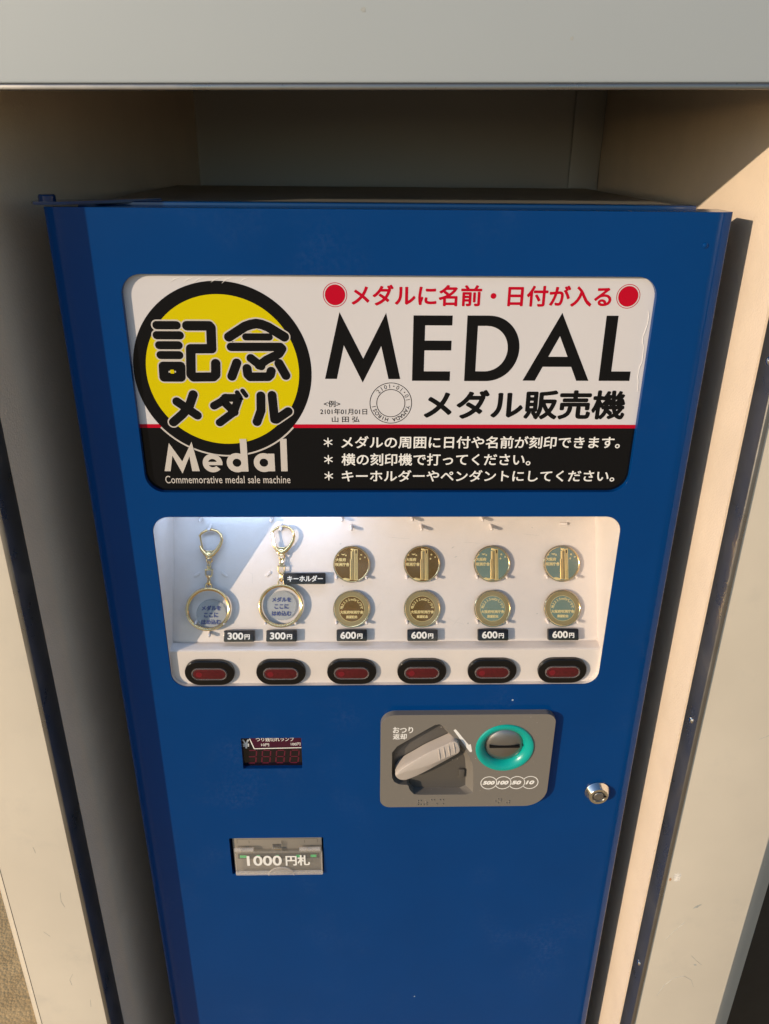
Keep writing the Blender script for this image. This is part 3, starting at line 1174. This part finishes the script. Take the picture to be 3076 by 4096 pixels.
# ---- bill slot
BH = -3.0
bill = obj('bill_slot', G().box(-143.6, -59.2, -597.6, -552.6, BH - 8, BH, 0.8), BILLG, machine)
g = G()
g.text('1000', (-130.4, -97.4, -585.6, -572.4), 1.72, 0.42)
g.text('円札', (-93.8, -70.8, -585.8, -572.2), 1.72, 0.35)
obj('white_lettering', g, WHITEINK, bill)
flap = obj('flap', G().prism(rrect(-141.8, -58.6, -597.0, -567.2, 1.2, 4), 0.6, 1.6, 0.35, 2, True), CLEARP, bill)
g = G()
g.prism(rrect(-141.8, -58.6, -597.0, -592.6, 1.2, 4), 1.62, 3.0, 0.6, 2, True)
CLEARB = clear('bright clear plastic edge', (0.95, 0.95, 0.95), 0.26, (0.80, 0.74, 0.68))
obj('flap_lip', g, CLEARB, flap)
for pts in ([(-141.0, -592.4, 1.7), (-59.4, -592.4, 1.7)], [(-140.9, -596.0, 2.9), (-140.9, -569, 1.6)], [(-59.6, -596.0, 2.9), (-59.6, -569, 1.6)]):  # thin bright tubes stand in for highlights along the flap's edges
    g = G()
    g.tube(pts, 0.32, n=6)
    obj('flap_edge_glint', g, CLEARB, flap)
for x0, x1 in ((-141.4, -134.5), (-134.2, -123.2), (-80.2, -73.4), (-73.1, -60.4)):
    g = G()
    g.tube([(x0, -565.0, 1.0), (x1, -565.0, 1.0)], 2.1, n=16)
    obj('hinge_barrel', g, CLEARB, flap)
g = G()
n = 16
top = [(-98.4 + 12.0 * math.cos(math.radians(180 - 180 * i / n)), -597 + 10.5 * math.sin(math.radians(180 * i / n))) for i in range(n + 1)]
g.prism(list(reversed(top)), 1.62, 3.2, 0.8, 2, True)
obj('thumb_notch', g, clear('bright clear notch', (0.95, 0.95, 0.95), 0.12, (0.80, 0.74, 0.68)), flap)
g = G()
g.tube([(x, y, 3.2) for x, y in top], 0.38, n=6)  # bright tube drawn as the glint on the notch's rim
obj('notch_edge_glint', g, CLEARB, flap)
g = G()
g.box(-106.4, -96.4, -570.6, -562.2, BH + 0.05, 0.4, 0.4)
obj('latch_recess', G().flat([(-105.6, -567.6), (-97.2, -567.6), (-97.2, -562.6), (-105.6, -562.6)], BH + 0.03), BLACKM, bill)
g.box(-97.3, -96.4, -562.2, -557.8, BH, 0.6, 0.2)
obj('latch', g, CLEARP, bill)
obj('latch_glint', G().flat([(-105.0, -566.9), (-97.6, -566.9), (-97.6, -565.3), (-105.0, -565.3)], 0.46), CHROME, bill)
obj('slot_mouth', G().flat([(-139.5, -581.5), (-62, -581.5), (-62, -574.5), (-139.5, -574.5)], BH + 0.04), BLACKM, bill)
g = G()
for x0, x1 in ((-137.6, -131.2), (-121.8, -118.6), (-103.4, -100.6), (-84.2, -80.4), (-70.4, -64.9)):
    g.box(x0, x1, -579.8, -576.8, BH, BH + 0.5, 0.15)
obj('green_lamp', g, GREEN, bill)
g = G()
for pts in ([(-139, -556), (-63.5, -556)], [(-139, -556), (-139, -560.8)], [(-63.5, -556), (-63.5, -560.8)], [(-127.8, -557.5), (-127.8, -561)], [(-75.6, -557.5), (-75.6, -561)]):
    g.tube([(x, y, BH) for x, y in pts], 0.16, n=5)
obj('moulding_line', g, GREYD, bill)

# ---- coin plate
CT = 6.4
plate_o = rrect(-4.6, 146.4, -508.2, -403.6, (9, 20, 9, 13), 10)
g = G().prism(plate_o, -5.0, CT)
coin = obj('coin_plate', g, GREY, machine)
REC = [(5.5, -440.8), (5.7, -472.5), (7.7, -478.0), (12.6, -481.2), (20.4, -481.8), (21.8, -487.5), (26.5, -493.6), (79.3, -493.8), (78.3, -470.3),
       (76.8, -458.1), (73.3, -449.0), (67.6, -439.2), (57.7, -426.6), (49.8, -415.9), (46.3, -413.6), (42.0, -414.2)]
RECB = [(5.5, -440.8), (5.7, -472.5), (7.7, -478.0), (12.6, -481.2), (20.4, -481.8), (21.8, -487.5), (26.5, -493.6), (73.4, -493.8), (72.6, -470.3),
        (71.2, -458.1), (66.6, -447.6), (60.0, -437.4), (50.6, -424.6), (47.0, -417.6), (45.0, -414.6), (41.6, -414.2)]


def soften(p, k=1, c=.25):
    """cut the corners of a closed outline k times"""
    for _ in range(k):
        q = []
        for a, b in zip(p, p[1:] + p[:1]):
            q += [(a[0] * (1 - c) + b[0] * c, a[1] * (1 - c) + b[1] * c), (a[0] * c + b[0] * (1 - c), a[1] * c + b[1] * (1 - c))]
        p = q
    return p


REC, RECB = soften(REC, 1, .12), soften(RECB, 1, .12)


def further(a, b, h0, h1, h):
    return [(p[0] + (q[0] - p[0]) * (h - h0) / (h1 - h0), p[1] + (q[1] - p[1]) * (h - h0) / (h1 - h0)) for p, q in zip(a, b)]


cut(coin, [G().loft(further(RECB, REC, -2.4, CT, -6), -6, further(RECB, REC, -2.4, CT, 9), 9), G().lathe(104.2, -440.0, [(0, -1.0), (18.2, -1.0), (25.3, 12), (0, 12)], 64)], 1.0, 3)
coin.location = coin.location
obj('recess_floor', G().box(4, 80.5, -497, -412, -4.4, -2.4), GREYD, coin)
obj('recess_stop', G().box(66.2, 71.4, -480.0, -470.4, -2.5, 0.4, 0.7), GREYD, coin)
# lever
LV = [(8.3, -466.9), (10.2, -462.4), (15.9, -455.9), (25.1, -449.4), (35.0, -441.9), (44.6, -436.3), (53.3, -431.3), (58.9, -428.1), (62.1, -430.1), (64.2, -435.4), (65.2, -443.1),
      (56.4, -449.4), (45.1, -457.5), (33.7, -465.7), (22.1, -472.4), (16.3, -474.6), (11.6, -473.1), (9.2, -470.0)]
LT = [(10.4, -464.4), (11.6, -461.2), (16.4, -456.2), (25.1, -449.4), (35.0, -441.5), (44.6, -435.8), (53.3, -430.7), (58.9, -427.6), (61.6, -429.8), (63.7, -435.2), (64.2, -440.9),
      (55.6, -444.3), (46.8, -449.6), (36.9, -455.0), (25.0, -459.4), (17.6, -461.6), (13.6, -463.6), (11.4, -465.0)]
LV, LT = soften(LV, 2), soften(LT, 2)
g = G()
g.loft(list(reversed(LV)), -1.6, list(reversed(LV)), 8.2, 0.0)
g.loft(list(reversed(LV)), 8.2, list(reversed(LT)), 11.5, 0.3, 2)
lever = obj('return_lever', g, LEVER, coin, smooth=50)
g = G()
for (xa, ya), (xb, yb_) in (((45.6, -436.6), (47.4, -448.4)), ((49.8, -434.2), (51.7, -446.2)), ((53.9, -431.8), (55.8, -443.6)), ((58.3, -429.6), (60.2, -441.4))):
    g.tube([(xa, ya, 11.2), ((xa + xb) / 2, (ya + yb_) / 2, 11.65), (xb, yb_, 11.2)], 0.7, n=8)
obj('grip_rib', g, LEVER, lever)
# coin slot: teal ring, steel dome, slot
ring = G()
ring.lathe(104.2, -440.0, [(25.6, CT - 1.5), (25.6, CT + 0.5), (25.0, CT + 1.3), (23.6, CT + 1.7), (21.6, CT + 1.2), (19.0, CT - 0.6), (17.4, CT - 2.6), (16.9, CT - 4.2)], 80)
rg = obj('coin_slot_ring', ring, TEAL, coin)
dome = G()
dome.lathe(104.2, -440.0, [(17.2, CT - 4.4), (15.6, CT - 3.0), (13.0, CT - 1.8), (9.5, CT - 0.9), (5.0, CT - 0.4), (0, CT - 0.3)], 64)
dm = obj('coin_dome', dome, STEELD, rg)
obj('coin_slit', G().box(90.9, 117.4, -440.2, -437.9, -3, CT + 0.1), BLACKM, rg)
g = G()
hz = CT + 0.05
g.text('おつり', (5.9, 23.4, -423.0, -416.2), hz, 0.16)
g.text('返却', (6.0, 18.0, -429.9, -423.5), hz, 0.14)
g.flat([(58.4, -420.4), (59.6, -419.2), (60.6, -419.7), (72.4, -436.4), (74.1, -435.6), (75.7, -443.6), (74.9, -444.8), (73.6, -444.2)], hz)
g.flat([(73.6, -444.2), (70.4, -438.2), (58.4, -420.4), (70.8, -437.6)], hz + 0.004)
for cx, s, x0, x1 in ((92.8, '500', 87.2, 98.3), (105.6, '100', 100.3, 110.7), (118.0, '50', 113.2, 122.1), (130.0, '10', 126.0, 133.9)):
    a = (0, 360) if s == '500' else (-152, 152)
    g.annulus(cx, -480.2, 6.75, 7.5, hz, 64, *a)
    g.text(s, (x0, x1, -482.4, -477.8), hz + 0.008, 0.42, shear=0.22)
obj('white_lettering', g, WHITEINK, coin)
for k, x, y in [(0, 29.5, -500.2), (0, 32.0, -500.2), (0, 29.5, -502.5), (0, 29.5, -504.8), (0, 32.0, -504.8), (0, 34.9, -504.8), (0, 37.4, -502.5), (0, 37.4, -504.8), (0, 34.6, -504.8), (0, 41.6, -499.6), (0, 44.2, -499.6), (0, 49.5, -499.4), (0, 52.2, -499.4), (0, 46.6, -504.4), (0, 52.2, -504.4), (1, 100.0, -501.8), (1, 102.4, -499.4), (1, 104.8, -499.4), (1, 102.4, -504.0), (1, 104.8, -501.8), (1, 110.2, -504.0), (1, 112.6, -501.8), (1, 112.6, -504.0)]:
    g = G()
    g.lathe(x, y, [(0.72, CT - 0.1), (0.66, CT + 0.5), (0.34, CT + 0.9), (0, CT + 1.0)], 12)
    obj('braille_dot', g, GREY, coin)

# ---- lock
g = G()
g.lathe(194.2, -497.6, [(11.3, 0.0), (11.3, 1.2), (10.9, 1.7), (8.9, 6.6), (8.5, 7.0), (6.2, 7.0), (6.1, 6.3)], 56)
lock = obj('lock', g, CHROME, machine)
g = G()
g.lathe(194.2, -497.6, [(6.1, 6.2), (5.2, 6.2), (5.1, 5.2), (4.4, 5.2), (4.3, 6.6), (3.9, 6.9), (0, 6.9)], 40)
obj('lock_core', g, STEELD, lock)
obj('key_notch', G().box(199.0, 201.2, -498.4, -496.8, 6.5, 7.1), BLACKM, lock)

# ---------------------------------------------------------------- things on show in the display
ROT = (math.radians(90) - TAU, 0, 0)
PR = (ROT[0], 0, 0)


def on_plate(x, y, h=0.0):
    p = PLATE((x, y, h))
    return Vector((p.x * 0.001, p.y * 0.001, p.z * 0.001 + ZT))


def plate_thing(name, label, cat, x, y, h, group=None):
    p = PLATE((x, y, h))
    return thing(name, label, cat, tuple(p), group, PR)


R_ = 15.6


def medal_disc(rim_field):
    g = G(LOCAL)
    g.lathe(0, 0, [(R_ - 0.2, 0.0), (R_, 0.3), (R_, 2.2), (R_ - 0.35, 2.55), (R_ - 1.0, 2.6), (R_ - 1.4, 2.35), (R_ - 1.5, 2.2)], 72)
    return g


def tower_medal(label, x, y):
    t = plate_thing('medal', label, 'medal', x, y, 1.2, 'gold medals on show')
    obj('rim', medal_disc(0), GOLD, t, local=True)
    obj('field', G(LOCAL).disc(0, 0, R_ - 1.4, 2.2, 64), GOLD_DARKREFL, t, local=True)
    g = G(LOCAL)
    # tower: two shafts with ribs, cap and base
    g.box(-0.9, 1.6, -13.2, 11.0, 2.2, 2.6)
    g.box(1.9, 5.2, -13.4, 12.6, 2.2, 2.9, 0.1)
    g.box(-1.4, 1.5, -13.2, 4.0, 2.2, 2.7, 0.1)
    for i in range(5):
        xx = -1.15 + 0.55 * i
        g.box(xx, xx + 0.22, -12.8, 3.8 if i < 2 else 10.6, 2.6, 2.95)
    for i in range(4):
        xx = 2.15 + 0.78 * i
        g.box(xx, xx + 0.3, -13, 12.2, 2.85, 3.15)
    obj('relief_tower', g, GOLDR, t, local=True)
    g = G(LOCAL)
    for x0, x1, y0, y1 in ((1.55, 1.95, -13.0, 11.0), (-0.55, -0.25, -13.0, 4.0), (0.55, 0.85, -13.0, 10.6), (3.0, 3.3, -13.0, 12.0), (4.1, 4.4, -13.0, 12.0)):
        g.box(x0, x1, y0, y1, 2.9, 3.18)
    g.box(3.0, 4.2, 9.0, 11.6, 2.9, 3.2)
    obj('tower_shading', g, GOLD_DARKREFL, t, local=True)
    g = G(LOCAL)
    g.prism([(-0.7, 12.0), (1.2, 11.0), (2.0, 13.0), (-0.6, 13.2)], 2.2, 2.8, 0.1)
    for y0 in (-6.8, -1.2):
        g.prism([(-1.4, y0), (1.6, y0 + 0.9), (1.6, y0 + 1.4), (-1.4, y0 + 0.5)], 2.6, 3.0)
    g.prism([(-8.6, -12.4), (-6.0, -13.6), (-1.6, -13.9), (-1.6, -12.4), (-5.5, -11.5)], 2.2, 2.5, 0.1)
    obj('relief_skyline', g, GOLDR, t, local=True)
    g = G(LOCAL)
    g.text('大阪府', (-13.6, -4.9, 2.3, 5.2), 2.42, 0.10)
    g.text('咲洲庁舎', (-13.8, -2.0, -1.8, 1.3), 2.42, 0.10)
    for sx, sy, r in ((-11.4, 7.6, 0.75), (-4.9, 7.4, 0.95), (8.0, 7.9, 0.95), (11.2, 5.8, 0.9), (7.2, 4.4, 0.95)):
        g.prism([(sx + (r if i % 2 == 0 else r * 0.45) * math.cos(math.radians(90 + 36 * i)), sy + (r if i % 2 == 0 else r * 0.45) * math.sin(math.radians(90 + 36 * i))) for i in range(10)], 2.2, 2.5)
    for q in range(9):
        a = math.radians(200 + 16 * q)
        g.prism([(-7.2 + 1.7 * math.cos(a + d) * (1 - k_), 9.3 + 1.7 * math.sin(a + d) * (1 - k_)) for d, k_ in ((0, 0), (0.28, 0), (0.28, 0.15 + 0.4 * math.sin(math.pi * q / 8)), (0, 0.15 + 0.4 * math.sin(math.pi * q / 8)))], 2.2, 2.45)
    obj('relief_lettering', g, GOLDR, t, local=True)
    return t


def text_medal(label, x, y):
    t = plate_thing('medal', label, 'medal', x, y, 1.2, 'gold medals on show')
    obj('rim', medal_disc(0), GOLD, t, local=True)
    obj('frosted_band', G(LOCAL).annulus(0, 0, 10.7, R_ - 1.4, 2.25, 72), GOLDM, t, local=True)
    obj('field', G(LOCAL).disc(0, 0, 10.75, 2.2, 64), GOLD_DARKREFL, t, local=True)
    g = G(LOCAL)
    g.annulus(0, 0, 10.55, 10.8, 2.35, 64)
    g.text('大阪府咲洲庁舎', (-9.8, 9.8, -4.0, -1.2), 2.42, 0.10)
    g.text('展望記念', (-4.8, 4.8, -7.8, -5.3), 2.42, 0.10)
    g.arctext('地上252mのパノラマ', 0, -0.4, 8.6, 2.7, 168, 12, 2.42, 0.08)
    obj('relief_lettering', g, GOLDR, t, local=True)
    return t


TAGW = ('directly right of the black key holder plate', 'second from the black key holder plate', 'third from the black key holder plate', 'nearest the right end of the display')
m1 = tower_medal('gold medal with raised tower, upper row, ' + TAGW[0], PX[0], 65.0)
m2 = text_medal('gold medal with frosted border and raised writing, lower row, beside the second key ring', PX[0], 27.2)
pale = {}
for i in (1, 2, 3):
    pair = (clone(m1, on_plate(PX[i], 65.0, 1.2), 'gold medal with raised tower, upper row, ' + TAGW[i]),
            clone(m2, on_plate(PX[i], 27.2, 1.2), 'gold medal with frosted border and raised writing, lower row, ' + ('second from the key rings', 'third from the key rings', 'at the right end')[i - 1]))
    if i > 1:                                   # brighter reflection in the two right columns, put into the field colour
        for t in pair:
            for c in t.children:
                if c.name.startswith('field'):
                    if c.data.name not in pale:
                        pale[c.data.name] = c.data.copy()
                        pale[c.data.name].materials[0] = GOLD_PALEREFL
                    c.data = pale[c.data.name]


def price_tag(text, yen, label, x, y):
    t = plate_thing('price_tag', label, 'price tag', x, y, 0.2, 'black price tags under the goods')
    obj('tag_block', G(LOCAL).prism(rrect(-12.8, 12.8, -4.8, 4.8, 1.1, 5), 0, 5.2, 0.35, 2, True), BLACK, t, local=True)
    g = G(LOCAL)
    g.text(text, (-9.6, 3.6, -2.9, 3.0), 5.26, 0.28)
    g.text('円', (4.5, 9.0, -2.8, 1.5), 5.26, 0.20)
    obj('lettering', g, WHITEINK, t, local=True)
    return t


p1 = price_tag('300', 1, 'black 300 yen tag to the lower right of the first key ring', -123.3, 5.2)
clone(p1, on_plate(-88.0, 5.2, 0.2), 'black 300 yen tag directly under the second key ring')
p6 = price_tag('600', 1, 'black 600 yen tag under the medals nearest the key rings', -29.1, 5.4)
for i, s in ((1, 'black 600 yen tag under the second column of medals from the key rings'), (2, 'black 600 yen tag under the third column of medals from the key rings'), (3, 'black 600 yen tag under the last column of medals, at the right end')):
    clone(p6, on_plate(PX[i], 5.2, 0.2), s)

ks = plate_thing('name_plate', 'long black plate with white Japanese lettering, beside the second key ring chain', 'name plate', -68.8, 53.0, 0.2)
obj('tag_block', G(LOCAL).prism(rrect(-17.6, 17.6, -4.7, 4.7, 1.1, 5), 0, 5.6, 0.35, 2, True), BLACK, ks, local=True)
g = G(LOCAL)
g.text('キーホルダー', (-14.4, 15.4, -2.6, 2.6), 5.66, 0.14)
obj('lettering', g, WHITEINK, ks, local=True)


def key_ring(label, x, y, insert):
    """origin at the centre of the big ring"""
    t = plate_thing('key_ring', label, 'key ring', x, y, 3.2, 'gold key rings with snap hooks')
    n = 72
    RX, RY = 18.0, 17.3

    def loop(rx, ry, h, cx=0, cy=0, m=n):
        return [(cx + rx * math.cos(2 * math.pi * i / m), cy + ry * math.sin(2 * math.pi * i / m), h) for i in range(m)]
    g = G(LOCAL)
    g.tube(loop(RX - 0.1, RY - 0.1, 1.6), 1.0, True, 12)
    g.tube(loop(RX - 0.5, RY - 0.5, -0.4), 1.15, True, 12)
    g.tube(loop(RX - 1.3, RY - 1.3, 0.7), 0.55, True, 8)
    g.tube([(-2.5, RY - 0.2, 0.6), (-2.3, RY + 3.0, 0.6), (-1.2, RY + 4.5, 0.6), (0.4, RY + 4.8, 0.6), (1.8, RY + 4.0, 0.6), (2.4, RY + 2.6, 0.6), (2.6, RY - 0.2, 0.6)], 0.75, n=10)
    ringo = obj('ring', g, GOLD, t, local=True)
    # chain and swivel
    yb = RY + 3.4
    g = G(LOCAL)
    g.tube([(0.1 + 1.0 * math.cos(a), yb + 3.4 + 4.0 * math.sin(a), 0.6 + 1.3 * math.cos(a)) for a in [2 * math.pi * i / 24 for i in range(24)]], 0.62, True, 8)
    obj('chain_link', g, GOLD, t, local=True)
    g = G(LOCAL)
    ys = yb + 6.0
    g.tube([(-2.5, ys + 6.4, 0.6), (-2.5, ys + 2.6, 0.6), (-1.6, ys + 0.6, 0.6), (0.1, ys, 0.6), (1.8, ys + 0.6, 0.6), (2.7, ys + 2.6, 0.6), (2.7, ys + 6.4, 0.6)], 0.62, n=10)
    g.box(-3.2, 3.4, ys + 5.8, ys + 7.2, -0.7, 1.9, 0.3)
    g.box(-1.2, 1.4, ys + 7.2, ys + 8.3, -0.4, 1.6, 0.3)
    g.box(-1.9, 2.1, ys + 8.3, ys + 9.4, -0.7, 1.9, 0.3)
    g.tube([(-0.9, ys + 9.0, 0.6), (-0.9, ys + 12.5, 0.6), (0.1, ys + 13.6, 0.6), (1.1, ys + 12.5, 0.6), (1.1, ys + 9.0, 0.6)], 0.55, n=8)
    obj('swivel', g, GOLD, t, local=True)
    g = G(LOCAL)
    yl = ys + 15.0
    g.tube([(0.4 + 2.3 * math.cos(a), yl + 3.0 * math.sin(a), 0.9 + 0.6 * math.sin(2 * a)) for a in [2 * math.pi * i / 24 for i in range(24)]], 0.58, True, 8)
    obj('chain_link', g, GOLD, t, local=True)
    # snap hook: a tear-shaped loop, thick at the bottom, with a sprung gate on its left
    yh = yl + 2.0
    g = G(LOCAL)
    hk = [(0.0, yh + 0.6), (3.2, yh + 2.4), (6.2, yh + 6.2), (8.6, yh + 10.8), (9.5, yh + 14.8), (8.6, yh + 18.8), (6.0, yh + 21.8), (2.2, yh + 23.2), (-2.0, yh + 22.4), (-5.4, yh + 20.2), (-7.2, yh + 17.4)]
    hr = [1.7, 1.75, 1.6, 1.35, 1.2, 1.1, 1.05, 1.0, 1.0, 1.0, 0.8]
    hk = [(x * 1.14, y_, 1.4) for x, y_ in hk]
    g.tube(hk, hr, n=12)
    g.tube([(0.0, yh + 0.6, 1.4), (-3.4, yh + 3.0, 1.4), (-6.2, yh + 6.4, 1.4), (-7.6, yh + 9.6, 1.4)], [1.7, 1.5, 1.2, 0.7], n=12)
    g.prism([(-1.6, yh + 1.4), (1.8, yh + 1.4), (5.4, yh + 6.2), (2.4, yh + 5.4), (-1.6, yh + 5.2), (-4.2, yh + 6.4)], 0.6, 2.3, 0.5)
    g.tube([(-2.4 + 2.4 + 2.6 * math.cos(a), yh + 1.0 + 2.2 * math.sin(a), 2.0) for a in [2 * math.pi * i / 20 for i in range(20)]], 0.5, True, 8)
    hook = obj('snap_hook', g, GOLD, t, local=True)
    g = G(LOCAL)
    g.tube([(-7.4, yh + 17.6, 1.4), (-6.4, yh + 12.0, 1.4), (-5.0, yh + 5.8, 1.6)], [0.75, 0.7, 0.8], n=8)
    obj('gate', g, GOLD, hook, local=True)
    ix, iy = insert
    d = obj('insert_disc', G(LOCAL).prism([(ix + 12.5 * math.cos(2 * math.pi * i / 48), iy + 12.5 * math.sin(2 * math.pi * i / 48)) for i in range(48)], -2.4, -1.8), CLEARG, t, local=True)
    g = G(LOCAL)
    for k, (s, w) in enumerate((('メダルを', 16.4), ('ここに', 12.2), ('はめ込む', 16.6))):
        yy = iy + 5.0 - k * 5.8
        g.text(s, (ix - w / 2, ix + w / 2, yy - 2.1, yy + 2.2), -1.7, 0.27)
    obj('lettering', g, INK, d, local=True)
    return t


key_ring('gold key ring whose grey disc sits low, furthest from the medals', -149.4, 27.6, (2.0, -4.2))
key_ring('gold key ring with centred grey disc, hanging beside the long black plate', -88.6, 30.3, (0.3, 0.0))
